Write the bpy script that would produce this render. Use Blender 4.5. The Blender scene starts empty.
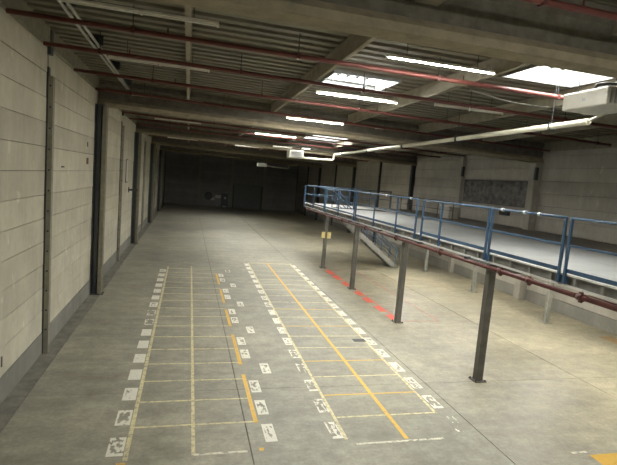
import bpy, math, random
from mathutils import Vector, Matrix
random.seed(7)
S = bpy.context.scene
COL = S.collection

# ---------------------------------------------------------------- camera
EYE = (0.0, 0.0, 4.6)
F_PX, VPX, VPY, ROLL = 469.4, 188.9, 170.9, -0.0823     # focal length in pixels, vanishing point of the hall
d = Vector((VPX - 308.5, VPY - 232.5, F_PX)).normalized()
v = Vector((ROLL, 1.0, -(d[0] * ROLL + d[1]) / d[2])).normalized()
x = v.cross(d)
cam = bpy.data.cameras.new('camera'); cam.sensor_width = 36.0; cam.lens = F_PX / 617 * 36.0
cam.clip_start = 0.05; cam.clip_end = 300
camo = bpy.data.objects.new('camera', cam); COL.objects.link(camo)
camo.matrix_world = Matrix(((x[0], -x[1], -x[2], EYE[0]), (d[0], -d[1], -d[2], EYE[1]), (-v[0], v[1], v[2], EYE[2]), (0, 0, 0, 1)))
S.camera = camo

# ---------------------------------------------------------------- world, exposure, light levels
W = bpy.data.worlds.new('sky'); S.world = W; W.use_nodes = True
W.node_tree.nodes['Background'].inputs[0].default_value = (0.75, 0.85, 1.0, 1)
W.node_tree.nodes['Background'].inputs[1].default_value = 1.0
S.view_settings.view_transform = 'Standard'; S.view_settings.look = 'None'
S.view_settings.gamma = 1.0; S.view_settings.exposure = 1.05; S.view_settings.use_curve_mapping = False
S.cycles.use_denoising = True
S.cycles.max_bounces = 10; S.cycles.diffuse_bounces = 6; S.cycles.sample_clamp_indirect = 6.0
TUBE_LIT = 250.0        # radiance of a lit fluorescent tube
TUBE_DECK = 310.0       # tubes under the mezzanine
SKY_PANE = 26.0         # skylight glazing

# ---------------------------------------------------------------- layout
XL, XR = -3.17, 15.15
YB, YF = -6.0, 66.0
def slope(y): return -0.02 * min(1.0, max(0.0, (y - 6.0) / 12.0))
def rz(z, xx, y): return z + slope(y) * (xx + 3.0)
BEAMS = [-6.0, 6.0, 18.0, 30.0, 42.0, 54.0]
PURL = [-0.15 + 3.05 * k for k in range(-1, 6)]
DECK_Z = 7.45

# ---------------------------------------------------------------- materials
def nt(name):
    m = bpy.data.materials.new(name); m.use_nodes = True
    t = m.node_tree; b = t.nodes['Principled BSDF']; return m, t, b
def nd(t, kind, **kw):
    n = t.nodes.new(kind)
    for k, val in kw.items(): setattr(n, k, val)
    return n
def noise(t, vec, scale, detail=5, rough=0.6):
    n = nd(t, 'ShaderNodeTexNoise'); n.inputs['Scale'].default_value = scale
    n.inputs['Detail'].default_value = detail; n.inputs['Roughness'].default_value = rough
    t.links.new(vec, n.inputs['Vector']); return n.outputs['Fac']
def ramp(t, fac, stops):
    r = nd(t, 'ShaderNodeValToRGB'); e = r.color_ramp.elements
    while len(e) < len(stops): e.new(0.5)
    for i, (p, c) in enumerate(stops):
        e[i].position = p; e[i].color = (c, c, c, 1) if isinstance(c, (int, float)) else (*c, 1)
    t.links.new(fac, r.inputs[0]); return r.outputs[0]
def mix(t, fac, a, b, mode='MIX'):
    n = nd(t, 'ShaderNodeMix', data_type='RGBA', blend_type=mode)
    if isinstance(fac, (int, float)): n.inputs[0].default_value = fac
    else: t.links.new(fac, n.inputs[0])
    for i, q in ((6, a), (7, b)):
        if isinstance(q, tuple): n.inputs[i].default_value = (*q, 1)
        else: t.links.new(q, n.inputs[i])
    return n.outputs[2]
def math_n(t, op, a, b):
    n = nd(t, 'ShaderNodeMath', operation=op)
    for i, q in enumerate((a, b)):
        if isinstance(q, (int, float)): n.inputs[i].default_value = q
        else: t.links.new(q, n.inputs[i])
    return n.outputs[0]
def wpos(t, sc=(1, 1, 1)):
    g = nd(t, 'ShaderNodeNewGeometry'); m = nd(t, 'ShaderNodeMapping'); m.inputs['Scale'].default_value = sc
    t.links.new(g.outputs['Position'], m.inputs[0]); return m.outputs[0]
def bump(t, b, h, s, dist=0.01):
    n = nd(t, 'ShaderNodeBump'); n.inputs['Strength'].default_value = s; n.inputs['Distance'].default_value = dist
    t.links.new(h, n.inputs['Height']); t.links.new(n.outputs[0], b.inputs['Normal'])

def floor_colour(t):
    p = wpos(t)
    big = noise(t, p, 0.22, 4, 0.55); mid = noise(t, p, 1.1, 6, 0.65); fine = noise(t, p, 14, 4, 0.7)
    sw = noise(t, wpos(t, (0.8, 2.2, 1)), 1.0, 5, 0.7)
    c = ramp(t, mid, [(0.28, (0.262, 0.253, 0.204)), (0.5, (0.35, 0.338, 0.273)), (0.75, (0.425, 0.411, 0.338))])
    c = mix(t, 0.8, c, ramp(t, big, [(0.3, (0.68, 0.69, 0.72)), (0.65, (1.12, 1.1, 1.05))]), 'MULTIPLY')
    c = mix(t, 0.45, c, ramp(t, sw, [(0.34, 0.66), (0.6, 1.14)]), 'MULTIPLY')
    st = ramp(t, noise(t, wpos(t, (0.35, 0.8, 1)), 0.8, 7, 0.72), [(0.56, 0.0), (0.72, 1.0)])
    c = mix(t, math_n(t, 'MULTIPLY', st, 0.55), c, (0.17, 0.15, 0.115))
    wh = ramp(t, noise(t, p, 2.3, 3, 0.6), [(0.70, 0.0), (0.76, 1.0)])
    c = mix(t, math_n(t, 'MULTIPLY', wh, 0.35), c, (0.55, 0.54, 0.47))
    c = mix(t, 0.6, c, ramp(t, fine, [(0.3, 0.72), (0.7, 1.2)]), 'MULTIPLY')
    c = mix(t, 0.5, c, ramp(t, noise(t, p, 4.0, 5, 0.7), [(0.35, 0.7), (0.65, 1.15)]), 'MULTIPLY')
    # paler, yellower tone on the side below the mezzanine
    sx = nd(t, 'ShaderNodeSeparateXYZ'); t.links.new(p, sx.inputs[0])
    wob = math_n(t, 'MULTIPLY', math_n(t, 'SUBTRACT', mid, 0.5), 2.6)
    e = math_n(t, 'ADD', sx.outputs[0], wob)
    mr = nd(t, 'ShaderNodeMapRange'); mr.inputs[1].default_value = 5.6; mr.inputs[2].default_value = 9.5
    t.links.new(e, mr.inputs[0])
    c = mix(t, mr.outputs[0], c, mix(t, 1.0, c, (1.14, 1.09, 0.98), 'MULTIPLY'))
    return c, fine, mid
def m_floor():
    m, t, b = nt('worn_concrete'); c, f, mid = floor_colour(t)
    t.links.new(c, b.inputs['Base Color'])
    t.links.new(ramp(t, mid, [(0.3, 0.42), (0.7, 0.62)]), b.inputs['Roughness'])
    bump(t, b, f, 0.12); return m
def m_paint(name, col, lo, hi, scale=9.0, squares=False):
    """road paint worn through to the concrete; for squares, object colour R sets the wear"""
    m, t, b = nt(name); c, f, mid = floor_colour(t)
    n = noise(t, wpos(t), scale, 5, 0.75)
    if squares:
        oi = nd(t, 'ShaderNodeObjectInfo')
        tc = nd(t, 'ShaderNodeTexCoord')
        mp = nd(t, 'ShaderNodeMapping'); mp.inputs['Scale'].default_value = (2.6, 3.4, 1)
        add = nd(t, 'ShaderNodeVectorMath', operation='ADD')
        t.links.new(tc.outputs['Generated'], add.inputs[0])
        cmb = nd(t, 'ShaderNodeCombineXYZ'); r100 = math_n(t, 'MULTIPLY', oi.outputs['Random'], 57.0)
        t.links.new(r100, cmb.inputs[0]); t.links.new(r100, cmb.inputs[1]); t.links.new(r100, cmb.inputs[2])
        t.links.new(cmb.outputs[0], add.inputs[1]); t.links.new(add.outputs[0], mp.inputs[0])
        blot = noise(t, mp.outputs[0], 1.25, 2, 0.5)
        sp = nd(t, 'ShaderNodeSeparateColor'); t.links.new(oi.outputs['Color'], sp.inputs[0])
        th = math_n(t, 'SUBTRACT', blot, math_n(t, 'MULTIPLY', sp.outputs[0], 0.5))
        # keep the rim of the square solid
        sg = nd(t, 'ShaderNodeSeparateXYZ'); t.links.new(tc.outputs['Generated'], sg.inputs[0])
        ex = math_n(t, 'ABSOLUTE', math_n(t, 'SUBTRACT', sg.outputs[0], 0.5), 0)
        ey = math_n(t, 'ABSOLUTE', math_n(t, 'SUBTRACT', sg.outputs[1], 0.5), 0)
        rim = math_n(t, 'MULTIPLY', math_n(t, 'GREATER_THAN', math_n(t, 'MAXIMUM', ex, ey), 0.36), 0.16)
        th = math_n(t, 'ADD', math_n(t, 'ADD', th, rim), math_n(t, 'MULTIPLY', math_n(t, 'SUBTRACT', n, 0.5), 0.35))
        fac = ramp(t, th, [(0.20, 0.0), (0.27, 1.0)])
    else:
        fac = ramp(t, n, [(lo, 0.0), (hi, 1.0)])
    pc = mix(t, 0.35, tuple(col), ramp(t, f, [(0.3, tuple(q * 0.7 for q in col)), (0.7, tuple(min(1, q * 1.1) for q in col))]))
    t.links.new(mix(t, fac, c, pc), b.inputs['Base Color']); b.inputs['Roughness'].default_value = 0.6
    return m
def m_simple(name, col, rough=0.6, metal=0.0, var=0.25, scale=6.0, bs=0.0, rand=0.0, sc=(1, 1, 1)):
    m, t, b = nt(name); p = wpos(t, sc); n = noise(t, p, scale, 5, 0.65)
    lo = tuple(q * (1 - var) for q in col); hi = tuple(min(1.0, q * (1 + var * 0.7)) for q in col)
    c = ramp(t, n, [(0.3, lo), (0.7, hi)])
    if rand:
        oi = nd(t, 'ShaderNodeObjectInfo')
        c = mix(t, 1.0, c, ramp(t, oi.outputs['Random'], [(0.0, 1 - rand), (1.0, 1 + rand * 0.6)]), 'MULTIPLY')
    t.links.new(c, b.inputs['Base Color']); b.inputs['Roughness'].default_value = rough; b.inputs['Metallic'].default_value = metal
    if bs: bump(t, b, noise(t, p, scale * 6, 3, 0.6), bs)
    return m
def m_emit(name, col, strength, base=(0.8, 0.8, 0.8)):
    m, t, b = nt(name); b.inputs['Base Color'].default_value = (*base, 1)
    b.inputs['Emission Color'].default_value = (*col, 1); b.inputs['Emission Strength'].default_value = strength
    return m
def m_wall(name, col, rand=0.10):
    m, t, b = nt(name); p = wpos(t)
    n1 = noise(t, p, 0.9, 6, 0.6); n2 = noise(t, wpos(t, (1, 2.5, 0.35)), 1.5, 5, 0.7); n3 = noise(t, p, 9, 4, 0.7)
    c = ramp(t, n1, [(0.3, tuple(q * 0.84 for q in col)), (0.7, tuple(q * 1.08 for q in col))])
    c = mix(t, 0.45, c, ramp(t, n2, [(0.3, (0.78, 0.75, 0.68)), (0.62, (1.05, 1.05, 1.05))]), 'MULTIPLY')
    c = mix(t, 0.3, c, ramp(t, n3, [(0.3, 0.8), (0.7, 1.12)]), 'MULTIPLY')
    spots = ramp(t, noise(t, wpos(t, (1, 1.6, 1.0)), 2.1, 2, 0.5), [(0.68, 0.0), (0.74, 1.0)])
    c = mix(t, math_n(t, 'MULTIPLY', spots, 0.45), c, tuple(min(1, q * 1.4) for q in col))
    oi = nd(t, 'ShaderNodeObjectInfo')
    c = mix(t, 1.0, c, ramp(t, oi.outputs['Random'], [(0.0, 1 - rand), (1.0, 1 + rand * 0.5)]), 'MULTIPLY')
    t.links.new(c, b.inputs['Base Color']); b.inputs['Roughness'].default_value = 0.85
    bump(t, b, n3, 0.15); return m

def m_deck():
    """pale sheet, blending to brown towards the wall"""
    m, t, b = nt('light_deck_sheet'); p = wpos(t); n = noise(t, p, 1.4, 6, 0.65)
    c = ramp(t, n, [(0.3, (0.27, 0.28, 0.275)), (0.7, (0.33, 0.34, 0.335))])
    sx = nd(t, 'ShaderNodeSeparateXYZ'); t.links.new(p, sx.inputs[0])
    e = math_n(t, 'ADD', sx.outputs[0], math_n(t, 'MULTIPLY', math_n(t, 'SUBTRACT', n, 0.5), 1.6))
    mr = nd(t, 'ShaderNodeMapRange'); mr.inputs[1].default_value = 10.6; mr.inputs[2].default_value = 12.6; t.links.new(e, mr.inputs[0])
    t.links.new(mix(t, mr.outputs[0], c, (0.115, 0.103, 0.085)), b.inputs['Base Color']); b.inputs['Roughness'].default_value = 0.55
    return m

M = dict(
    floor=m_floor(),
    joint=m_simple('joint_filler', (0.09, 0.087, 0.072), 0.9),
    gutter=m_simple('gutter_concrete', (0.215, 0.21, 0.178), 0.85, var=0.35, scale=3, bs=0.2),
    white_sq=m_paint('white_square_paint', (0.78, 0.77, 0.68), 0, 0, 16, True),
    cream_line=m_paint('cream_line_paint', (0.74, 0.67, 0.39), 0.34, 0.54, 10),
    yellow_line=m_paint('yellow_line_paint', (0.76, 0.48, 0.09), 0.30, 0.46, 10),
    white_line=m_paint('white_line_paint', (0.74, 0.72, 0.6), 0.40, 0.52, 9),
    red_line=m_paint('red_floor_paint', (0.80, 0.145, 0.10), 0.30, 0.46, 8),
    red_faint=m_paint('faded_red_paint', (0.72, 0.17, 0.12), 0.40, 0.62, 6),
    yellow_patch=m_paint('yellow_patch_paint', (0.72, 0.42, 0.03), 0.2, 0.36, 8),
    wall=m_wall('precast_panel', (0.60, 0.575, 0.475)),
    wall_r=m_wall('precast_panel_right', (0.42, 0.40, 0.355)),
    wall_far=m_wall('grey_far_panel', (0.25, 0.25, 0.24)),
    plinth=m_wall('plinth_concrete', (0.27, 0.265, 0.24)),
    backing=m_simple('joint_backing', (0.06, 0.057, 0.048), 0.9),
    steel_dark=m_simple('dark_painted_steel', (0.045, 0.05, 0.055), 0.5, 0.2),
    steel_brown=m_simple('brown_steel_angle', (0.19, 0.175, 0.125), 0.6),
    post_grey=m_simple('wall_post_steel', (0.26, 0.25, 0.195), 0.6, scale=4),
    beam=m_simple('girder_concrete', (0.115, 0.106, 0.085), 0.85, var=0.35, scale=5, bs=0.2),
    flange_lit=m_simple('girder_flange_lit_concrete', (0.26, 0.225, 0.155), 0.85, var=0.25, scale=4, bs=0.2),  # paler than the girder web: bounce light on the underside put into the colour
    purlin=m_simple('purlin_concrete', (0.30, 0.275, 0.21), 0.85, scale=4),
    sheet=m_simple('roof_sheet', (0.175, 0.164, 0.118), 0.55, 0.0, 0.2, 1.5, rand=0.0),
    edge=m_simple('edge_beam_concrete', (0.26, 0.25, 0.19), 0.85),
    red_pipe=m_simple('red_pipe_paint', (0.135, 0.036, 0.029), 0.5, 0.0, 0.25, 4),
    red_dark=m_simple('oxide_red_pipe', (0.085, 0.024, 0.02), 0.42, 0.0, 0.3, 5),
    lamp_white=m_simple('lamp_enamel', (0.78, 0.77, 0.68), 0.4, var=0.12),
    tube_off=m_simple('tube_glass_off', (0.75, 0.75, 0.68), 0.25, var=0.05),
    tube_on=m_emit('tube_glass_lit', (1.0, 0.97, 0.88), TUBE_LIT),
    tube_deck=m_emit('tube_glass_lit_below_deck', (1.0, 0.96, 0.86), TUBE_DECK),
    pane=m_emit('skylight_glazing', (1.0, 0.985, 0.92), SKY_PANE),
    alu=m_simple('grey_frame', (0.30, 0.31, 0.31), 0.4, 0.3),
    conduit=m_simple('galvanised_conduit', (0.46, 0.46, 0.42), 0.45, 0.3),
    cream_pipe=m_simple('cream_flue', (0.46, 0.44, 0.35), 0.6, var=0.1),
    white_case=m_simple('white_casing', (0.50, 0.49, 0.43), 0.45, var=0.1),
    black=m_simple('black_plastic', (0.018, 0.018, 0.018), 0.5),
    blue=m_simple('blue_rail_paint', (0.042, 0.09, 0.16), 0.42, 0.0, 0.25, 5),
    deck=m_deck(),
    deck_dark=m_simple('dark_deck_board', (0.105, 0.095, 0.08), 0.7, var=0.3, scale=2),
    fascia=m_simple('galvanised_fascia', (0.20, 0.20, 0.185), 0.45, 0.2, scale=5),
    mez_post=m_simple('grey_post_paint', (0.105, 0.10, 0.087), 0.5, var=0.3, scale=4),
    rear_post=m_simple('pale_post_paint', (0.24, 0.24, 0.21), 0.5),
    stair=m_simple('grey_stringer_paint', (0.24, 0.24, 0.22), 0.5),
    rail_dark=m_simple('dark_guard_rail', (0.06, 0.055, 0.05), 0.5),
    tag=m_simple('yellow_plate', (0.66, 0.55, 0.22), 0.5, var=0.1),
    peg=m_simple('mottled_dark_board', (0.15, 0.147, 0.138), 0.8, var=0.75, scale=3.5),
    shutter=m_simple('shutter_metal', (0.15, 0.155, 0.155), 0.5),
    white=m_simple('white_sheet', (0.62, 0.62, 0.60), 0.6, var=0.08),
    cover=m_simple('cover_iron', (0.07, 0.075, 0.075), 0.6),
    cardboard=m_simple('cardboard', (0.36, 0.25, 0.13), 0.9),
    rust=m_simple('rusty_plate', (0.16, 0.10, 0.05), 0.8),
)

# ---------------------------------------------------------------- mesh helpers
class MB:
    def __init__(s): s.v = []; s.f = []
    def box(s, x0, x1, y0, y1, z0, z1):
        n = len(s.v)
        s.v += [(x0, y0, z0), (x1, y0, z0), (x1, y1, z0), (x0, y1, z0), (x0, y0, z1), (x1, y0, z1), (x1, y1, z1), (x0, y1, z1)]
        s.f += [tuple(n + i for i in q) for q in ((3, 2, 1, 0), (4, 5, 6, 7), (0, 1, 5, 4), (1, 2, 6, 5), (2, 3, 7, 6), (3, 0, 4, 7))]
        return s
    def bbox(s, x0, x1, y0, y1, z0, z1, c):
        """box with chamfered edges (octagon-like section on all three axes)"""
        n = len(s.v); P = []
        for X, sx in ((x0, 1), (x1, -1)):
            for Y, sy in ((y0, 1), (y1, -1)):
                for Z, sz in ((z0, 1), (z1, -1)):
                    P += [(X, Y + sy * c, Z + sz * c), (X + sx * c, Y, Z + sz * c), (X + sx * c, Y + sy * c, Z)]
        s.v += P
        k = lambda a, b, e, w: n + (a * 4 + b * 2 + e) * 3 + w
        F = []
        for a in (0, 1):
            q = [k(a, 0, 0, 0), k(a, 0, 1, 0), k(a, 1, 1, 0), k(a, 1, 0, 0)]; F.append(q if a == 0 else q[::-1])
            q = [k(0, a, 0, 1), k(1, a, 0, 1), k(1, a, 1, 1), k(0, a, 1, 1)]; F.append(q if a == 0 else q[::-1])
            q = [k(0, 0, a, 2), k(0, 1, a, 2), k(1, 1, a, 2), k(1, 0, a, 2)]; F.append(q if a == 0 else q[::-1])
        for a in (0, 1):
            for b in (0, 1):
                F.append([k(a, b, 0, 0), k(a, b, 1, 0), k(a, b, 1, 1), k(a, b, 0, 1)])
                F.append([k(a, 0, b, 0), k(a, 1, b, 0), k(a, 1, b, 2), k(a, 0, b, 2)])
                F.append([k(0, a, b, 1), k(1, a, b, 1), k(1, a, b, 2), k(0, a, b, 2)])
                for e in (0, 1): F.append([k(a, b, e, 0), k(a, b, e, 1), k(a, b, e, 2)])
        s.f += [tuple(q) for q in F]; s.fix = True
        return s
    def prism(s, prof, axis, a0, a1, za=None):
        """closed profile (list of 2D points) extruded along axis; za(t, z) may bend the height"""
        n = len(s.v); m = len(prof)
        for a in (a0, a1):
            for (p, q) in prof:
                if axis == 'x': pt = (a, p, q if za is None else za(q, a))
                elif axis == 'y': pt = (p, a, q)
                else: pt = (p, q, a)
                s.v.append(pt)
        for i in range(m):
            j = (i + 1) % m; s.f.append((n + i, n + j, n + m + j, n + m + i))
        s.f.append(tuple(n + i for i in range(m))[::-1]); s.f.append(tuple(n + m + i for i in range(m))); s.fix = True
        return s
    def tube(s, pts, r, seg=10):
        n0 = len(s.v); pts = [Vector(p) for p in pts]
        for i, p in enumerate(pts):
            a = pts[max(0, i - 1)]; b = pts[min(len(pts) - 1, i + 1)]
            dr = (b - a).normalized()
            u = dr.cross(Vector((0, 0, 1)))
            if u.length < 1e-3: u = dr.cross(Vector((0, 1, 0)))
            u.normalize(); w = u.cross(dr)
            for k in range(seg):
                th = 2 * math.pi * k / seg
                s.v.append(tuple(p + u * r * math.cos(th) + w * r * math.sin(th)))
        for i in range(len(pts) - 1):
            for k in range(seg):
                k2 = (k + 1) % seg
                s.f.append((n0 + i * seg + k, n0 + i * seg + k2, n0 + (i + 1) * seg + k2, n0 + (i + 1) * seg + k))
        s.f.append(tuple(n0 + k for k in range(seg))[::-1])
        e = n0 + (len(pts) - 1) * seg; s.f.append(tuple(e + k for k in range(seg))); s.fix = True
        return s
    def mesh(s, name, mat, smooth=False):
        me = bpy.data.meshes.new(name); me.from_pydata(s.v, [], s.f); me.materials.append(M[mat])
        if getattr(s, 'fix', False):
            import bmesh
            b = bmesh.new(); b.from_mesh(me); bmesh.ops.recalc_face_normals(b, faces=b.faces); b.to_mesh(me); b.free()
        if smooth:
            for p in me.polygons: p.use_smooth = len(p.vertices) == 4
        me.update(); return me
    def build(s, name, mat, parent=None, smooth=False):
        return link(name, s.mesh(name, mat, smooth), parent)
def link(name, data, parent=None, loc=(0, 0, 0)):
    o = bpy.data.objects.new(name, data); COL.objects.link(o); o.location = loc
    if parent is not None: o.parent = parent
    return o
def struct(o): o['kind'] = 'structure'; return o
def tag(o, label, cat, group=None):
    o['label'] = label; o['category'] = cat
    if group: o['group'] = group
    return o
def thing(name, label, cat, loc=(0, 0, 0), group=None): return tag(link(name, None, None, loc), label, cat, group)
ORD = ['nearest', 'second', 'third', 'fourth', 'fifth', 'sixth', 'seventh', 'eighth', 'ninth', 'tenth']

# ================================================================ FLOOR
floor = struct(MB().box(XL - 0.3, XR + 0.3, YB - 0.2, YF + 0.2, -0.35, -0.018).build('floor', 'joint'))
fx = [-2.83, 1.26, 5.76, 10.26, XR]; fy = [YB, 9.72, 29.0, 48.0, YF]
g = 0.007
for i in range(len(fx) - 1):
    for j in range(len(fy) - 1):
        MB().bbox(fx[i] + g, fx[i + 1] - g, fy[j] + 0.004, fy[j + 1] - 0.004, -0.17, 0.0, 0.003).build('slab', 'floor', floor)
for j in range(len(fy) - 1):
    MB().bbox(XL, -2.83 - g, fy[j] + g, fy[j + 1] - g, -0.17, -0.004, 0.004).build('gutter_slab', 'gutter', floor)
PT = 0.0022
def paint(name, mat, x0, x1, y0, y1, wear=None):
    o = MB().box(x0, x1, y0, y1, 0.0, PT).build(name, mat, floor)
    if wear is not None: o.color = (wear, 0, 0, 1)
    return o
ROW = [7.39 + 0.95 * k for k in range(17)]
lw = 0.028
# first bay field
for k, y in enumerate(ROW[:17]):
    if k == 0: paint('painted_row_line', 'white_line', 0.3, 1.2, y - lw, y + lw)
    else: paint('painted_row_line', 'cream_line', -0.74, 1.45, y - lw * 0.9, y + lw * 0.9)
def skew_line(name, mat, x0, y0, x1, y1, w):
    m = MB(); m.v = [(x0 - w, y0, PT * 1.3), (x0 + w, y0, PT * 1.3), (x1 + w, y1, PT * 1.3), (x1 - w, y1, PT * 1.3)]; m.f = [(0, 1, 2, 3)]
    m.v += [(a, b, 0.0) for a, b, c in m.v]; m.f += [(0, 4, 5, 1), (1, 5, 6, 2), (2, 6, 7, 3), (3, 7, 4, 0)]
    return m.build(name, mat, floor)
skew_line('painted_border_line', 'cream_line', -0.74, 7.35, -0.72, 23.0, 0.036)
skew_line('painted_middle_line', 'cream_line', 0.31, 7.39, 0.36, 23.2, 0.032)
for a, b in ((8.3, 10.48), (11.06, 13.25), (13.99, 15.83), (16.65, 18.7), (19.54, 21.63)):
    paint('painted_yellow_dash', 'yellow_line', 1.425, 1.51, a, b)
paint('painted_yellow_dash', 'yellow_line', 1.40, 1.48, 7.38, 7.47)
paint('painted_yellow_dash', 'yellow_line', -0.86, -0.72, 7.2, 7.3)
wl = [0.62, 0.66, 0.34, 0.18, 0.16, 0.14, 0.22, 0.75, 0.8, 0.4, 0.25, 0.2, 0.2, 0.2, 0.35, 0.5]
for k in range(16):
    y = ROW[k] + 0.1
    paint('painted_square', 'white_sq', -1.05, -0.79, y, y + 0.55, wl[k])
for k in range(16):
    off = k % 3 == 0 and k > 0
    y = 7.63 + 0.957 * k
    x0 = 1.93 if off else 1.55
    paint('painted_square', 'white_sq', x0, x0 + 0.215, y, y + 0.6, 0.75 if k > 14 else random.uniform(0.42, 0.58))
# second bay field
skew_line('painted_border_line', 'cream_line', 3.02, 7.55, 3.30, 24.6, 0.032)
skew_line('painted_middle_line', 'yellow_line', 4.17, 7.45, 4.33, 24.8, 0.042)
skew_line('painted_border_line', 'cream_line', 5.25, 8.3, 5.62, 24.8, 0.034)
for k, y in enumerate(ROW[:17]):
    if k == 0: paint('painted_row_line', 'white_line', 3.15, 4.9, y - lw, y + lw)
    else: paint('painted_row_line', 'yellow_line' if k in (2, 4, 7, 9) else 'cream_line', 3.07 + 0.013 * k, 5.27 + 0.018 * k, y - lw * 0.85, y + lw * 0.85)
paint('painted_row_line', 'cream_line', 3.3, 5.6, 24.6, 24.7)
for k in range(18):
    y = 7.6 + 0.955 * k
    x0 = 2.79 + 0.016 * k - (0.02 if k < 2 else 0)
    paint('painted_square', 'white_sq', x0, x0 + 0.22, y, y + 0.58, (0.62, 0.7, 0.78, 0.8, 0.7, 0.45, 0.35, 0.3, 0.3, 0.6, 0.55, 0.5, 0.3, 0.2, 0.3, 0.3, 0.2, 0.2)[k])
for k in range(18):
    y = 7.55 + 0.955 * k
    x0 = 5.31 + 0.014 * k
    paint('painted_square', 'white_sq', x0, x0 + 0.24, y, y + 0.6, (0.95, 0.72, 0.6, 0.5, 0.45, 0.5, 0.35, 0.3, 0.3, 0.35, 0.35, 0.3, 0.35, 0.4, 0.3, 0.35, 0.3, 0.3)[k])
# red walkway marks between the mezzanine posts
skew_line('painted_red_line', 'red_line', 7.42, 14.6, 7.45, 24.0, 0.03)
for a, b in ((14.75, 15.35), (15.75, 16.5), (17.0, 17.75), (18.1, 18.75), (19.75, 20.6), (21.1, 22.0), (22.3, 23.2)):
    paint('painted_red_dash', 'red_line', 7.14, 7.41, a, b)
paint('painted_red_line', 'red_faint', 7.5, 8.95, 14.58, 14.64)
paint('painted_red_line', 'red_faint', 8.9, 8.96, 14.64, 23.2)
paint('painted_red_line', 'red_faint', 7.5, 8.95, 23.2, 23.27)
paint('painted_yellow_patch', 'yellow_patch', 7.42, 9.2, 5.6, 6.55)
paint('painted_row_line', 'white_line', 7.12, 7.46, 6.62, 6.68)
tag(MB().bbox(4.98, 5.36, 12.58, 12.82, 0.0, 0.004, 0.002).build('floor_hatch', 'cover'), 'small dark rectangular hatch set in the marked floor', 'hatch')

# ================================================================ SIDE WALLS
ROWZ = [0.52 + 0.545 * k for k in range(13)]
def side_wall(name, xin, sgn, mat, y0, y1):
    """sgn +1: wall on the left, panels face +x"""
    bx = (xin - sgn * 0.20, xin - sgn * 0.06)
    w = struct(MB().box(min(bx), max(bx), y0, y1, -0.1, 7.6).build(name, 'backing'))
    face = sorted((xin - sgn * 0.07, xin))
    pan = MB().bbox(face[0], face[1], 0.07, 5.93, 0.005, 0.54, 0.006).mesh('panel', mat)
    pln = MB().bbox(face[0], face[1], 0.07, 5.93, 0.0, 0.512, 0.008).mesh('plinth_panel', 'plinth')
    yy = y0
    while yy < y1 - 1:
        o = link('plinth_panel', pln, w, (sgn * 0.012, yy, 0))
        for z in ROWZ[:-1]:
            link('panel', pan, w, (sgn * random.uniform(-0.006, 0.006), yy, z))
        yy += 6.0
    return w
wall_left = side_wall('wall_left', XL, 1, 'wall', YB, YF)
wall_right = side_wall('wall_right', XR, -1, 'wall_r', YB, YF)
def hcol(xc, yc, hx, hy, z0, z1, tf, tw):
    """H section column, flanges facing +-x"""
    return (MB().box(xc - hx, xc - hx + tf, yc - hy, yc + hy, z0, z1).box(xc + hx - tf, xc + hx, yc - hy, yc + hy, z0, z1)
            .box(xc - hx + tf, xc + hx - tf, yc - tw, yc + tw, z0, z1))
cm = MB().box(XL - 0.02, XL + 0.03, -0.16, 0.16, 0, 6.6).box(XL + 0.03, XL + 0.24, -0.03, 0.03, 0, 6.6).box(XL + 0.08, XL + 0.20, -0.10, -0.03, 0, 6.6).mesh('column', 'steel_dark')
am = MB().bbox(XL + 0.24, XL + 0.38, -0.15, 0.15, 0, 6.58, 0.01).mesh('column_flange', 'steel_brown')
for y in (6, 18, 30, 42, 54):
    c = link('column', cm, wall_left, (0, y - 0.3, 0)); link('column_flange', am, c)
    MB().box(XL - 0.02, XL + 0.44, -0.2, 0.2, 0, 0.02).build('base_plate', 'steel_dark', c)
    MB().box(XL + 0.0, XL + 0.30, -0.17, 0.17, 6.56, 6.585).build('head_plate', 'steel_dark', c)
pm = MB().box(XL + 0.03, XL + 0.13, -0.05, 0.10, 0, 6.45).mesh('wall_post', 'post_grey')
sm = MB().box(XL - 0.02, XL + 0.03, -0.05, 0.10, 0, 6.65).mesh('post_slot', 'steel_dark')
km = MB().box(XL - 0.02, XL + 0.08, -0.09, 0.10, 6.92, 7.44).mesh('head_bracket', 'steel_dark')
bm_ = MB().tube([(0, 0, 0), (0, -0.018, 0)], 0.022, 8).mesh('bolt', 'steel_dark')
for y in (0, 12, 24, 36, 48, 60):
    p = link('wall_post', pm, wall_left, (0, y, 0)); link('post_slot', sm, p); link('head_bracket', km, p)
    if y <= 24:
        for k in range(13): link('bolt', bm_, p, (XL + 0.08, -0.05, 0.6 + 0.47 * k))
# right wall: pale concrete columns near, dark steel further back
rc = MB().bbox(XR - 0.38, XR + 0.02, -0.19, 0.19, 0, 6.3, 0.015).mesh('column', 'wall_r')
rp = MB().bbox(XR - 0.22, XR + 0.02, -0.14, 0.14, 0, 6.9, 0.012).mesh('column', 'wall_r')
rd = hcol(XR - 0.12, 0, 0.15, 0.14, 0, 6.4, 0.025, 0.012).mesh('column', 'steel_dark')
rq = MB().box(XR - 0.13, XR + 0.02, -0.10, 0.10, 0, 6.7).mesh('wall_post', 'steel_dark')
rk = MB().box(XR - 0.42, XR - 0.28, -0.30, -0.19, 5.45, 6.0).mesh('column_bracket', 'steel_dark')
for y in (6, 12, 18, 24, 30, 36, 42, 48, 54, 60):
    if y in (6, 18): c = link('column', rc, wall_right, (0, y, 0)); link('column_bracket', rk, c)
    elif y in (12, 24): c = link('column', rp, wall_right, (0, y, 0)); link('column_bracket', rk, c, (0.16, 0.05, 0.1))
    elif y in (30, 42, 54): link('column', rd, wall_right, (0, y, 0))
    else: link('wall_post', rq, wall_right, (0, y, 0))
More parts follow.
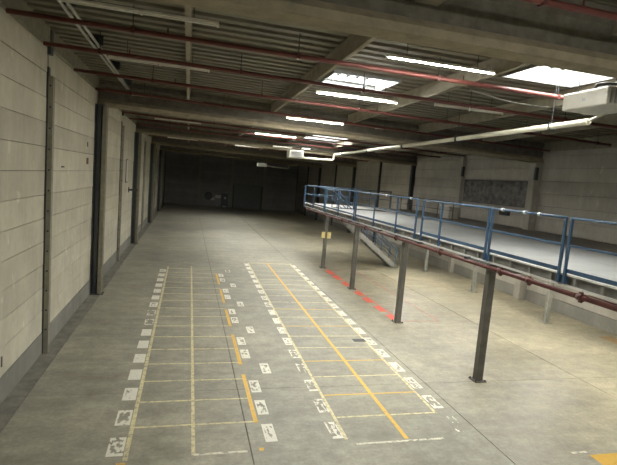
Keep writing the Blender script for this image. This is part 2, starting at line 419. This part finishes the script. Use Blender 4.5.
# marks and small fixings on the left wall
def plate(y0, y1, z0, z1, mat, t=0.02): return MB().box(XL - 0.004, XL + t, y0, y1, z0, z1).build('fixing_plate', mat, wall_left)
plate(16.4, 16.62, 4.55, 4.75, 'rust'); plate(13.35, 13.6, 4.42, 4.46, 'steel_dark'); plate(9.42, 9.46, 0.72, 0.92, 'steel_dark', 0.012)
plate(16.45, 16.5, 5.1, 5.25, 'steel_dark')
t_ = thing('notice_board', 'tall narrow notice in a frame on left wall beyond the first dark column', 'notice', (XL, 26.5, 0))
MB().box(0.0, 0.03, -0.36, 0.36, 3.72, 4.95).build('frame', 'steel_brown', t_); MB().box(0.03, 0.036, -0.3, 0.3, 3.78, 4.89).build('sheet', 'white', t_)
t_ = thing('wall_bracket', 'dark swing arm bracket sticking out of left wall below the framed notice', 'bracket', (XL, 27.6, 3.3))
MB().box(0.0, 0.03, -0.1, 0.1, -0.15, 0.15).build('wall_plate', 'steel_dark', t_); MB().tube([(0.02, 0, 0), (0.5, -0.1, 0.02)], 0.05, 8).build('arm', 'steel_dark', t_, True)

# ================================================================ FAR AND BACK WALLS
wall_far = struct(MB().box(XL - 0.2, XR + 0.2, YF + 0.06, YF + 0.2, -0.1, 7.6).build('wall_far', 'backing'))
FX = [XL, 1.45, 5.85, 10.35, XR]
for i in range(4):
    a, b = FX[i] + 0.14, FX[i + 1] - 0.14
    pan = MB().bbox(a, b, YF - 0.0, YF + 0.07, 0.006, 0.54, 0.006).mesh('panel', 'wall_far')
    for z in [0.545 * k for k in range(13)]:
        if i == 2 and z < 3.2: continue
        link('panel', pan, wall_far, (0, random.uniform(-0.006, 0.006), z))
for i in (1, 2, 3):
    hcol(FX[i], YF - 0.12, 0.14, 0.13, 0, 7.0, 0.02, 0.012).build('column', 'post_grey', wall_far)
dr = struct(MB().box(6.1, 10.1, YF - 0.05, YF + 0.05, 3.15, 3.42).build('door_1', 'shutter'))
for k in range(20):
    MB().prism([(YF - 0.01, 0.16 * k), (YF + 0.03, 0.16 * k), (YF + 0.03, 0.16 * k + 0.155), (YF - 0.01, 0.16 * k + 0.155), (YF - 0.035, 0.16 * k + 0.08)], 'x', 6.2, 10.0).build('slat', 'shutter', dr)
for xx in (6.12, 9.98): MB().box(xx - 0.02, xx + 0.10, YF - 0.09, YF - 0.0, 0, 3.15).build('guide_rail', 'steel_dark', dr)
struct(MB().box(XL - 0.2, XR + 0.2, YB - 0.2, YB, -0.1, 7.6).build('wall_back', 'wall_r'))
t_ = thing('hose_reel', 'dark round hose reel on the far dark wall', 'hose reel', (2.75, YF - 0.02, 1.45))
MB().tube([(0, -0.22, 0), (0, -0.12, 0)], 0.55, 20).build('drum', 'black', t_); MB().box(-0.12, 0.12, -0.12, 0.0, -0.2, 0.2).build('wall_bracket', 'steel_dark', t_)
MB().tube([(0, -0.26, 0), (0, -0.22, 0)], 0.2, 14).build('hub', 'steel_dark', t_)
for (px, pz, w_, h_, lb) in ((3.36, 1.05, 0.5, 0.35, 'lower of two small white notices beside the hose reel'), (4.07, 1.4, 0.75, 0.4, 'upper, wider of two small white notices beside the hose reel')):
    t_ = thing('notice_plate', lb, 'notice', (px, YF, pz)); MB().box(-w_ / 2, w_ / 2, -0.03, 0, -h_ / 2, h_ / 2).build('sheet', 'white', t_)
    MB().box(-w_ / 2 - 0.03, w_ / 2 + 0.03, -0.02, 0.0, -h_ / 2 - 0.03, h_ / 2 + 0.03).build('frame', 'alu', t_)
t_ = thing('electric_cabinet', 'black upright cabinet with a pale dial on the far wall', 'cabinet', (4.95, YF - 0.17, 0))
MB().bbox(-0.45, 0.45, -0.17, 0.16, 0.0, 1.9, 0.02).build('body', 'black', t_); MB().box(-0.4, 0.4, -0.19, -0.17, 0.35, 1.85).build('door', 'steel_dark', t_)
MB().tube([(0.05, -0.19, 1.3), (0.05, -0.21, 1.3)], 0.14, 14).build('dial', 'white', t_); MB().box(-0.3, 0.3, -0.2, -0.17, 0.05, 0.2).build('base_label', 'white', t_)

# ================================================================ ROOF
def in_open(xx, y):
    for (a, b, c, e) in SKY:
        if a < xx < b and c < y < e: return True
    return False
# three in view, then unseen ones added for light behind girders and camera
SKY = [(3.4, 5.15, 11.6, 13.3), (6.9, 8.78, 7.6, 9.75), (6.4, 8.8, 26.2, 28.5),
       (6.9, 8.78, 19.6, 21.75), (3.4, 5.15, 31.8, 33.5), (3.4, 5.15, 35.6, 37.3), (3.4, 5.15, 43.6, 45.3), (3.4, 5.15, 47.6, 49.3), (6.9, 8.78, 31.6, 33.75), (3.4, 5.15, -0.4, 1.3), (6.9, 8.78, -4.4, -2.25)]
# profiled sheet, ribs across the hall, with holes for the roof lights
m = MB(); per = 0.38
xs = sorted(set([XL - 0.1, XR + 0.1] + PURL[1:-1] + [q for s_ in SKY for q in s_[:2]]))
ys = []
y = YB
while y < YF:
    ys += [(y, 0.15), (y + 0.02, 0.0), (y + 0.20, 0.0), (y + 0.22, 0.15)]; y += per
idx = {}
for i, xx in enumerate(xs):
    for j, (yy, dz) in enumerate(ys):
        idx[i, j] = len(m.v); m.v.append((xx, yy, rz(DECK_Z, xx, yy) + dz))
for i in range(len(xs) - 1):
    for j in range(len(ys) - 1):
        if in_open((xs[i] + xs[i + 1]) / 2, (ys[j][0] + ys[j + 1][0]) / 2): continue
        m.f.append((idx[i, j], idx[i + 1, j], idx[i + 1, j + 1], idx[i, j + 1]))
ceiling = struct(m.build('ceiling', 'sheet'))
# girders across the hall
for y in BEAMS[1:]:
    gf = [(y - 0.19, 6.58), (y + 0.19, 6.58), (y + 0.19, 6.70), (y + 0.08, 6.82), (y - 0.08, 6.82), (y - 0.19, 6.70)]
    prof = [(y + 0.08, 6.82), (y + 0.08, 7.22), (y + 0.17, 7.30), (y + 0.17, 7.44), (y - 0.17, 7.44), (y - 0.17, 7.30), (y - 0.08, 7.22), (y - 0.08, 6.82)]
    gd = MB().prism(prof, 'x', XL + 0.02, XR - 0.02, lambda z, xx, y=y: rz(z, xx, y)).build('girder', 'beam', ceiling)
    MB().prism(gf, 'x', XL + 0.02, XR - 0.02, lambda z, xx, y=y: rz(z, xx, y)).build('bottom_flange', 'flange_lit', gd)
MB().box(2.72, 3.06, 5.66, 5.92, 7.02, 7.06).box(2.74, 2.78, 5.70, 5.92, 7.06, 7.3).box(2.98, 3.02, 5.70, 5.92, 7.06, 7.3).build('girder_bracket', 'purlin', ceiling)
# purlins between the girders
lim = [YB] + BEAMS[1:] + [YF]
for xx in PURL[1:-1]:
    for a, b in zip(lim[:-1], lim[1:]):
        a2, b2 = a + 0.09, b - 0.09
        mm = MB(); n = 0
        for yy in (a2, b2):
            zt = rz(DECK_Z - 0.002, xx, yy)
            for (dx, dz) in ((-0.045, -0.36), (0.045, -0.36), (0.045, -0.10), (0.06, -0.05), (0.06, 0), (-0.06, 0), (-0.06, -0.05), (-0.045, -0.10)):
                mm.v.append((xx + dx, yy, zt + dz))
        for k in range(8): mm.f.append((k, (k + 1) % 8, 8 + (k + 1) % 8, 8 + k))
        mm.f += [tuple(range(8))[::-1], tuple(range(8, 16))]; mm.fix = True
        mm.build('purlin', 'purlin', ceiling)
for nm, xa, xb in (('trim_1', XL - 0.02, XL + 0.06), ('trim_2', XR - 0.06, XR + 0.02)):
    zt = 7.06 if xa < 0 else 6.72
    struct(MB().prism([(xa, zt), (xb, zt + 0.03), (xb, 7.5 if xa < 0 else 7.2), (xa, 7.5 if xa < 0 else 7.2)], 'y', YB, YF).build(nm, 'edge'))
# roof lights
for n, (a, b, c, e) in enumerate(SKY):
    zt = rz(DECK_Z, (a + b) / 2, (c + e) / 2)
    w = struct(MB().box(a - 0.04, a, c - 0.04, e + 0.04, zt - 0.06, zt + 0.42).box(b, b + 0.04, c - 0.04, e + 0.04, zt - 0.06, zt + 0.42)
               .box(a, b, c - 0.04, c, zt - 0.06, zt + 0.42).box(a, b, e, e + 0.04, zt - 0.06, zt + 0.42).build('window_%d' % (n + 1), 'alu'))
    nb = 6
    for k in range(nb):
        x0, x1 = a + (b - a) * k / nb, a + (b - a) * (k + 1) / nb
        MB().box(x0 + 0.012, x1 - 0.012, c, e, zt + 0.36, zt + 0.372).build('pane', 'pane', w)
        if k: MB().box(x0 - 0.045, x0 + 0.045, c, e, zt + 0.30, zt + 0.38).build('glazing_bar', 'steel_dark', w)
    for f_ in (0.33, 0.67):
        yy = c + (e - c) * f_
        MB().box(a, b, yy - 0.05, yy + 0.05, zt + 0.24, zt + 0.30).build('cross_bar', 'steel_dark', w)
    if n == 0:
        MB().box(a + 1.05, a + 1.11, c + 0.75, c + 0.81, zt - 0.30, zt + 0.30).box(a + 0.95, a + 1.21, c + 0.76, c + 0.80, zt + 0.24, zt + 0.30).build('opener_rod', 'steel_dark', w)

# ================================================================ SERVICES UNDER THE ROOF
PY = [(5.2, 'just this side of the near girder'), (9.3, 'first beyond the near girder'), (11.4, 'second beyond the near girder'), (14.1, 'third beyond the near girder'), (17.1, 'close in front of the second girder'),
      (21.3, 'first beyond the second girder'), (23.4, 'second beyond the second girder'), (26.1, 'third beyond the second girder'), (29.1, 'close in front of the third girder'), (33.3, 'first beyond the third girder'), (38.1, 'second beyond the third girder')]
for n, (y, where) in enumerate(PY):
    pz = 7.02
    t_ = thing('sprinkler_pipe', 'long red sprinkler pipe crossing under the roof, ' + where, 'pipe', (0, y, 0), 'red sprinkler pipes across the roof')
    MB().tube([(xx, 0, rz(pz, xx, y)) for xx in (XL + 0.07, 2.9, 9.0, XR - 0.4)], 0.045, 10).build('pipe', 'red_pipe', t_, True)
    for k in range(6):
        xx = -2.0 + 3.05 * k + (0.9 if n % 2 else 0.0)
        h = MB().tube([(xx, 0, rz(pz, xx, y)), (xx, 0, rz(DECK_Z, xx, y))], 0.009, 6).build('hanger', 'steel_dark', t_)
        MB().box(xx - 0.03, xx + 0.03, -0.055, 0.055, rz(pz, xx, y) - 0.055, rz(pz, xx, y) + 0.055).build('clamp', 'red_dark', h)
        if k % 2 == 0: MB().tube([(xx + 0.6, 0, rz(pz, xx, y) + 0.03), (xx + 0.6, 0, rz(pz, xx, y) + 0.13)], 0.014, 6).build('sprinkler_head', 'red_dark', t_)

def batten(xa, y, length, z, lit, label, group, tube='tube_on', top=None):
    t_ = thing('fluorescent_lamp', label, 'lamp', (xa, y, z), group)
    MB().prism([(-0.03, 0.025), (-0.022, 0.06), (0.022, 0.06), (0.03, 0.025), (0.026, 0.018), (-0.026, 0.018)], 'x', 0, length).build('housing', 'lamp_white', t_)
    half = length / 2
    if lit: MB().prism([(-0.045, 0.0), (-0.025, 0.03), (0.025, 0.03), (0.045, 0.0), (0.041, 0.0), (0.022, 0.0245), (-0.022, 0.0245), (-0.041, 0.0)], 'x', 0.0, length).build('added_reflector', 'lamp_white', t_)  # trough added to lit lamps to keep their light off the roof
    for a in (0.03, half + 0.02):
        MB().tube([(a, 0, 0), (a + half - 0.05, 0, 0)], 0.014, 8).build('tube', tube if lit else 'tube_off', t_, True)
    for a in (0.0, half - 0.02, length - 0.03): MB().box(a, a + 0.04, -0.02, 0.02, -0.02, 0.03).build('lamp_holder', 'lamp_white', t_)
    for a in (0.4, length - 0.4):
        zt = (top - z) if top else rz(DECK_Z, xa + a, y) - z
        MB().tube([(a, 0, 0.065), (a, 0, zt)], 0.007, 6).build('hanger', 'steel_dark', t_)
LZ = 7.0
for (xa, y, ln, lit, lb) in (
    (-2.05, 8.2, 2.4, False, 'unlit strip lamp nearest the camera over the left marked bays'),
    (-1.9, 11.85, 2.25, False, 'unlit strip lamp, second away, over the left marked bays'),
    (-2.0, 17.25, 2.35, False, 'unlit strip lamp in front of second girder near left wall'),
    (-1.75, 24.6, 2.2, False, 'unlit strip lamp between second and third girder near left wall'),
    (-1.7, 37.8, 2.2, False, 'small distant unlit strip lamp beyond the third girder, left side'),
    (3.4, 8.35, 2.3, True, 'brightly lit strip lamp nearest the camera, beyond the near girder'),
    (3.15, 12.4, 2.35, True, 'lit strip lamp hanging just below the middle skylight'),
    (3.3, 25.4, 2.25, True, 'lit strip lamp in the bay between second and third girder'),
    (3.4, 20.6, 2.3, True, 'added unseen lit strip lamp just behind the second girder'),  # this and the next two are unseen lamps added to brighten the hall
    (3.4, 0.4, 2.3, True, 'added unseen lit strip lamp above the viewpoint, abreast of the camera'),
    (3.4, -3.6, 2.3, True, 'added unseen lit strip lamp behind the viewpoint'),
    (3.4, 37.8, 2.2, False, 'distant unlit strip lamp beyond the third girder, mid hall'),
    (6.35, 11.85, 2.15, False, 'unlit strip lamp under the roof above the mezzanine edge'),
    (6.85, 17.25, 2.25, False, 'unlit strip lamp in front of second girder above the mezzanine'),
):
    batten(xa, y, ln, rz(LZ, xa, y), lit, lb, 'strip lamps under the roof')
batten(3.1, 16.0, 2.05, 6.66, True, 'lit strip lamp in front of the second girder', 'strip lamps under the roof')
for n, y in enumerate((8.0, 12.2, 16.8, 21.4)):
    batten(10.2, y, 2.3, 2.62, True, 'lit strip lamp fixed under the mezzanine deck, %s from the camera' % ORD[n], 'strip lamps under the mezzanine', 'tube_deck', 2.97)

t_ = thing('cable_conduit', 'pair of pale conduits running along the roof beside left wall', 'conduit', (-2.15, 0, 0))
for dx in (-0.06, 0.06): MB().tube([(dx, 6.22, 7.2), (dx * 1.0, 11.5, 7.2), (dx * 0.5, 17.5, 7.2)], 0.03, 8).build('conduit_pipe', 'conduit', t_, True)
for k in range(5): MB().box(-0.14, 0.14, 6.6 + 2.6 * k, 6.64 + 2.6 * k, 7.235, 7.448).build('clip', 'steel_dark', t_)

flue_y0, flue_y1, fxx, fz = 8.4, 27.9, 8.35, 6.32
t_ = thing('flue_pipe', 'long cream flue pipe running along the hall under the roof', 'pipe', (0, 0, 0))
MB().tube([(8.12, flue_y0, fz), (8.4, 18, fz), (8.62, flue_y1 - 0.1, fz), (8.6, flue_y1, fz - 0.03), (8.58, flue_y1 + 0.05, fz - 0.12), (8.55, flue_y1 + 0.05, fz - 0.3), (8.45, flue_y1 + 0.05, fz - 0.36), (6.55, flue_y1 + 0.05, fz - 0.38)], 0.068, 14).build('pipe', 'cream_pipe', t_, True)
MB().prism([(8.12 + 0.068 * math.cos(q * math.pi / 6), fz + 0.068 * math.sin(q * math.pi / 6)) for q in range(12)], 'y', flue_y0 - 0.01, flue_y0).build('end_cap', 'cream_pipe', t_)
MB().tube([(8.12, flue_y0, fz + 0.02), (7.75, 7.6, fz + 0.06)], 0.025, 8).build('gas_pipe', 'cream_pipe', t_, True)
for k in range(5):
    yy = 9.5 + 4.2 * k; xx = 8.12 + 0.025 * (yy - 8.15)
    MB().tube([(xx, yy, fz + 0.07), (xx, yy, rz(DECK_Z, xx, yy))], 0.008, 6).box(xx - 0.085, xx + 0.085, yy - 0.02, yy + 0.02, fz - 0.085, fz + 0.085).build('hanger', 'steel_dark', t_)

t_ = thing('unit_heater', 'white box air heater hanging near the roof at upper right', 'heater', (7.05, 6.95, 6.37))
MB().bbox(0, 0.85, 0, 1.05, 0, 0.32, 0.02).build('casing', 'white_case', t_)
for k in range(8): MB().box(0.06 + 0.1 * k, 0.10 + 0.1 * k, -0.025, 0.0, 0.03, 0.29).build('louvre', 'alu', t_)
MB().tube([(0.2, 0.9, 0.3), (0.2, 0.9, 1.05)], 0.008, 6).build('hanger', 'steel_dark', t_); MB().tube([(0.65, 0.5, 0.3), (0.65, 0.5, 1.05)], 0.008, 6).build('hanger', 'steel_dark', t_)
MB().tube([(0.1, 0.42, 0.32), (0.1, 0.36, 0.40), (0.25, 0.3, 0.43), (0.8, 0.2, 0.46), (1.3, 0.2, 0.46)], 0.035, 8).build('gas_hose', 'black', t_, True)
MB().box(-0.006, 0.0, 0.48, 0.56, 0.12, 0.18).build('badge', 'alu', t_)
t_ = thing('unit_heater', 'small white air heater hanging far down the hall at the end of the cream pipe', 'heater', (5.6, 27.5, 5.88))
MB().bbox(0.08, 0.95, 0, 0.8, 0, 0.46, 0.03).build('casing', 'white_case', t_)
for k in range(6): MB().box(0.2, 0.85, -0.03, 0.0, 0.06 + 0.06 * k, 0.09 + 0.06 * k).build('louvre', 'alu', t_)
MB().bbox(-0.9, 0.2, 0.1, 0.35, 0.52, 0.62, 0.01).build('side_tray', 'white_case', t_); MB().bbox(0.85, 1.35, 0.1, 0.3, 0.55, 0.63, 0.01).build('side_tray', 'white_case', t_)
for q in (0.25, 0.8): MB().tube([(q, 0.3, 0.45), (q, 0.3, 1.4)], 0.01, 6).build('hanger', 'steel_dark', t_)
t_ = thing('unit_heater', 'dim far heater with thin pipe in the dark end of the hall', 'heater', (6.9, 46.0, 5.6))
MB().bbox(-0.45, 0.45, 0, 0.6, 0, 0.35, 0.02).build('casing', 'white_case', t_); MB().tube([(0.44, 0.2, 0.12), (2.6, 0.2, 0.0), (2.65, 0.2, 0.05), (2.65, 0.2, 0.35), (3.6, 0.2, 0.42)], 0.04, 8).build('pipe', 'cream_pipe', t_, True)
for q in (-0.3, 0.3): MB().tube([(q, 0.3, 0.34), (q, 0.3, 1.66)], 0.01, 6).build('hanger', 'steel_dark', t_)

# ================================================================ MEZZANINE
DZ = 3.22; MX0, MX1 = 7.24, XR - 0.40; MY0, MY1 = 3.2, 28.9
PYM = [5.05, 9.8, 14.5, 19.25, 23.95, 28.5]
mez = thing('mezzanine', 'steel mezzanine platform with pale deck on grey posts along the right wall', 'mezzanine', (MX0, MY0, 0))
mez.location = (0, 0, 0)
HX0, HX1, HY0, HY1 = 7.9, 11.2, 24.62, 25.78
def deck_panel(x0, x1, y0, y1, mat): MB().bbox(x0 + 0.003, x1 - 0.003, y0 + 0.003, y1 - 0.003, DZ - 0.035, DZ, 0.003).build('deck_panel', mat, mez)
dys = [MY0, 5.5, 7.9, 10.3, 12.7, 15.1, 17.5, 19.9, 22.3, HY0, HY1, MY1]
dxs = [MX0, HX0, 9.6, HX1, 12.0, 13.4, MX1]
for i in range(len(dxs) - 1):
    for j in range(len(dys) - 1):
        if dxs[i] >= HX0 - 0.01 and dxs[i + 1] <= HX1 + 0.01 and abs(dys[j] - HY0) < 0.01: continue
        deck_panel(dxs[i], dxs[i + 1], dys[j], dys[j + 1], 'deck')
# front fascia channel with upright cleats
MB().prism([(MX0 - 0.06, 2.98), (MX0 + 0.02, 2.98), (MX0 + 0.02, 3.183), (MX0 - 0.06, 3.183), (MX0 - 0.06, 3.16), (MX0 - 0.005, 3.16), (MX0 - 0.005, 3.005), (MX0 - 0.06, 3.005)], 'y', MY0, MY1).build('fascia', 'fascia', mez)
MB().box(MX0 - 0.07, MX0, MY0, MY1, 3.185, 3.219).build('edge_strip', 'white', mez)
MB().box(MX0 - 0.068, MX0 - 0.05, MY0, MY1, 2.97, 3.012).build('edge_strip', 'white', mez)
cl = MB().box(MX0 - 0.055, MX0 - 0.004, -0.03, 0.03, 3.006, 3.158).mesh('cleat', 'rear_post')
y = MY0 + 0.3
while y < MY1 - 0.2:
    link('cleat', cl, mez, (0, y, 0)); y += 0.62
MB().box(MX0, MX1, MY1, MY1 + 0.05, 2.98, 3.2).build('end_fascia', 'fascia', mez)
for y in PYM:
    hp = MB().box(MX0 + 0.0, MX1, y - 0.05, y + 0.05, 2.74, 2.76).box(MX0, MX1, y - 0.05, y + 0.05, 2.95, 2.97).box(MX0, MX1, y - 0.008, y + 0.008, 2.76, 2.95).build('cross_beam', 'fascia', mez)
    if y > 28: continue
    p = MB().bbox(MX0 - 0.08, MX0 + 0.10, y - 0.09, y + 0.09, 0.015, 2.95, 0.01).build('post', 'mez_post', mez)
    MB().box(MX0 - 0.15, MX0 + 0.17, y - 0.15, y + 0.15, 0, 0.018).build('base_plate', 'mez_post', p)
    for sx in (-0.12, 0.14):
        for sy in (-0.12, 0.12): MB().tube([(MX0 + sx, y + sy, 0.018), (MX0 + sx, y + sy, 0.05)], 0.018, 6).build('anchor_bolt', 'steel_dark', p)
    MB().box(MX0 - 0.20, MX0 + 0.2, y - 0.2, y + 1.1, 2.955, 2.968).build('head_plate', 'steel_dark', p)
    p = MB().bbox(13.3, 13.45, y - 0.08, y + 0.07, 0.012, 2.74, 0.008).build('rear_post', 'rear_post', mez)
    MB().box(13.2, 13.55, y - 0.17, y + 0.16, 0, 0.014).build('base_plate', 'rear_post', p)
for xx in (8.8, 10.9, 12.6):
    MB().box(xx - 0.04, xx + 0.04, MY0, 24.4, 2.975, 3.18).build('joist', 'fascia', mez)
for (y0, y1) in ((MY0, 5.8), (6.2, 11.85), (12.15, 17.8), (18.2, 23.85), (24.15, MY1)): MB().box(MX1, XR - 0.015, y0, y1, 3.02, DZ).build('wall_edge', 'deck_dark', mez)

# blue railing panels on the front edge
def rail_panel(y0, y1, mids, label):
    t_ = thing('railing_panel', label, 'railing', (MX0 - 0.10, y0, 0), 'blue railing along the mezzanine edge')
    L = y1 - y0
    for yy in [0.0] + [q - y0 for q in mids] + [L]:
        p = MB().bbox(-0.025, 0.025, yy - 0.025, yy + 0.025, 3.02, 4.28, 0.004).build('post', 'blue', t_)
        MB().box(0.02, 0.04, yy - 0.05, yy + 0.05, 3.04, 3.17).build('fixing_foot', 'blue', p)
    MB().tube([(0, -0.02, 4.30), (0, L + 0.02, 4.30)], 0.026, 10).build('top_rail', 'blue', t_, True)
    MB().bbox(-0.018, 0.018, 0, L, 3.755, 3.795, 0.004).build('middle_rail', 'blue', t_)
    MB().box(0.02, 0.034, 0, L, 3.24, 3.32).build('toe_board', 'blue', t_)
rail_panel(3.4, 7.43, [5.5], 'nearest blue railing panel, cut by right edge of the view')
rail_panel(7.58, 9.85, [], 'short blue railing panel, second from right edge of the view')
rail_panel(9.98, 13.3, [12.2], 'blue railing panel, third from right edge, one post between its ends')
rail_panel(13.72, 19.35, [15.2, 17.25], 'longest blue railing panel, two posts between its ends')
rail_panel(19.55, 24.1, [21.8], 'blue railing panel in front of the stair head')
rail_panel(24.3, 28.8, [26.6], 'farthest blue railing panel at the far end of the mezzanine')
# end rail and wall-side guard rail
t_ = thing('end_railing', 'blue railing closing the far end of the mezzanine deck', 'railing', (MX0 - 0.05, MY1 - 0.05, 0))
for k in range(5): MB().bbox(k * 1.45 - 0.02, k * 1.45 + 0.02, -0.02, 0.02, 3.22, 4.28, 0.004).build('post', 'blue', t_)
MB().tube([(-0.02, 0, 4.3), (5.85, 0, 4.3)], 0.024, 8).build('top_rail', 'blue', t_, True); MB().tube([(0, 0, 3.77), (5.8, 0, 3.77)], 0.018, 8).build('middle_rail', 'blue', t_, True)
t_ = thing('guard_rail', 'dark guard rail at the back of the mezzanine deck near right wall', 'railing', (12.9, 21.0, 0))
for k in range(6): MB().bbox(-0.02, 0.02, k * 1.5 - 0.02, k * 1.5 + 0.02, DZ, 4.12, 0.004).build('post', 'rail_dark', t_)
MB().tube([(0, -0.02, 4.13), (0, 7.52, 4.13)], 0.022, 8).build('top_rail', 'rail_dark', t_, True); MB().tube([(0, 0, 3.68), (0, 7.5, 3.68)], 0.018, 8).build('middle_rail', 'rail_dark', t_, True)
# glints on the blue top rail, built as small white solids
for (yy, lb) in ((9.5, 'modelled white glint on short blue railing panel, nearest its left end'), (8.75, 'middle modelled white glint on the short blue railing panel'), (8.3, 'modelled white glint on short blue railing panel, nearest its right end'),
                 (14.2, 'right one of two modelled white glints on the longest blue railing panel'), (16.2, 'left one of two modelled white glints on the longest blue railing panel')):
    MBc = MB().prism([(0.045 * math.cos(q * math.pi / 5), 4.30 + 0.04 * math.sin(q * math.pi / 5)) for q in range(10)], 'y', -0.03, 0.03)
    o = MBc.build('rail_glint', 'white'); o.location = (MX0 - 0.10, yy, 0); tag(o, lb, 'clip', 'modelled white glints on the blue rail')  # kind 'clip' here is a glint built as a solid, not a real clip

# red sprinkler main slung along the mezzanine edge
t_ = thing('sprinkler_main', 'dark red pipe with couplings slung along the mezzanine front edge', 'pipe', (MX0 - 0.18, 0, 2.89))
MB().tube([(0, MY0, 0), (0, 27.6, 0)], 0.05, 12).build('pipe', 'red_dark', t_, True)
for yy in (6.9, 8.25, 9.2, 11.9, 14.9, 17.8, 20.8, 23.5):
    c = MB().tube([(0, yy - 0.06, 0), (0, yy + 0.06, 0)], 0.072, 12).build('coupling', 'red_dark', t_, True)
    MB().box(-0.02, 0.02, yy - 0.035, yy + 0.035, 0.06, 0.095).box(-0.02, 0.02, yy - 0.035, yy + 0.035, -0.1, -0.06).build('coupling_bolt', 'red_dark', c)
for yy in (6.0, 10.6, 13.2, 16.4, 19.8, 22.4, 26.0): MB().box(-0.06, 0.15, yy - 0.02, yy + 0.02, 0.045, 0.1).build('support_clip', 'steel_dark', t_)
MB().tube([(0.09, MY0, 0.05), (0.09, 6.8, 0.05), (0.05, 7.05, 0.02)], 0.018, 8).build('branch_pipe', 'red_dark', t_, True)

# stair down under the deck
st = thing('staircase', 'steel staircase with blue handrails descending from the mezzanine to the floor', 'staircase', (0, 24.7, 0))
X0s, X1s = 7.95, 11.97
k_ = -DZ / (X1s - X0s)
def sz(xx): return DZ + k_ * (xx - X0s)
for yy in (0.0, 0.95):
    MB().prism([(X0s, DZ - 0.30), (X0s, DZ - 0.02), (X1s, 0.12), (X1s + 0.05, 0.0), (X1s - 0.30, 0.0)], 'y', yy - 0.02, yy + 0.02).build('stringer', 'stair', st)
nst = 16
for k in range(nst):
    xx = X0s + (X1s - X0s) * (k + 0.6) / nst; zz = sz(xx) - 0.02
    MB().box(xx - 0.13, xx + 0.13, 0.02, 0.93, zz - 0.04, zz).build('tread', 'stair', st)
for yy in (0.0, 0.95):
    h = MB().tube([(X0s - 0.6, yy, DZ + 1.0), (X0s, yy, DZ + 0.98), (X1s - 0.1, yy, sz(X1s - 0.1) + 0.95), (X1s - 0.02, yy, 0.6)], 0.024, 8).build('handrail', 'blue', st, True)
    MB().tube([(X0s, yy, DZ + 0.5), (X1s - 0.1, yy, sz(X1s - 0.1) + 0.48)], 0.018, 8).build('middle_rail', 'blue', st, True)
    for k in range(5):
        xx = X0s + 0.05 + (X1s - X0s - 0.2) * k / 4
        MB().box(xx - 0.02, xx + 0.02, yy - 0.02, yy + 0.02, sz(xx) - 0.15, sz(xx) + 0.96).build('baluster', 'blue', st)

# yellow plates on the farthest visible post
for (xx, lb) in ((MX0 - 0.15, 'left one of two yellow plates on the distant mezzanine post'), (MX0 + 0.17, 'right one of two yellow plates on the distant mezzanine post')):
    t_ = thing('sign_plate', lb, 'sign', (xx, 23.82, 1.8), 'yellow plates on a post')
    MB().bbox(-0.10, 0.10, 0, 0.02, -0.17, 0.17, 0.005).build('plate', 'tag', t_); MB().box(-0.06, 0.06, 0.02, 0.035, -0.03, 0.03).build('strap', 'steel_dark', t_)

# things on the upper right wall
t_ = thing('wall_panel', 'dark mottled board mounted on the right wall above the mezzanine', 'board', (XR - 0.02, 18.5, 0))
MB().box(-0.03, 0.0, 0, 5.15, 4.2, 5.36).build('board', 'peg', t_)
for (a, b, c, e) in ((-0.03, 5.18, 4.17, 4.2), (-0.03, 5.18, 5.36, 5.39), (-0.03, 0.0, 4.2, 5.36), (5.15, 5.18, 4.2, 5.36)): MB().box(-0.04, 0.0, a, b, c, e).build('frame_strip', 'steel_dark', t_)
t_ = thing('junction_box', 'small black box on the right wall below the mottled board', 'box', (XR - 0.03, 19.9, 3.85))
MB().bbox(-0.12, 0.0, -0.35, 0.35, -0.14, 0.14, 0.01).build('body', 'black', t_); MB().box(-0.13, -0.12, -0.3, 0.3, -0.1, 0.1).build('lid', 'steel_dark', t_)
t_ = thing('storage_crate', 'pale square crate standing on the mezzanine deck beside the dark guard rail', 'crate', (13.6, 22.5, DZ))
MB().bbox(-0.3, 0.3, -0.45, 0.45, 0, 0.62, 0.015).build('body', 'wall_r', t_); MB().bbox(-0.32, 0.32, -0.47, 0.47, 0.62, 0.68, 0.01).build('lid', 'white', t_)

t_ = tag(MB().bbox(14.2, 14.75, 12.0, 12.9, 0.0, 0.006, 0.002).build('cardboard_sheet', 'cardboard'), 'flat tan cardboard sheet on the floor against right wall under the mezzanine', 'cardboard')

t_ = tag(MB().tube([(6.6 + 0.25 * k, 10.6, 7.15 - 0.12 * math.sin(math.pi * k / 12) - 0.02 * k / 3) for k in range(13)], 0.012, 6).build('hanging_cable', 'conduit', None, True), 'thin pale cable sagging under the roof above the mezzanine edge', 'cable')
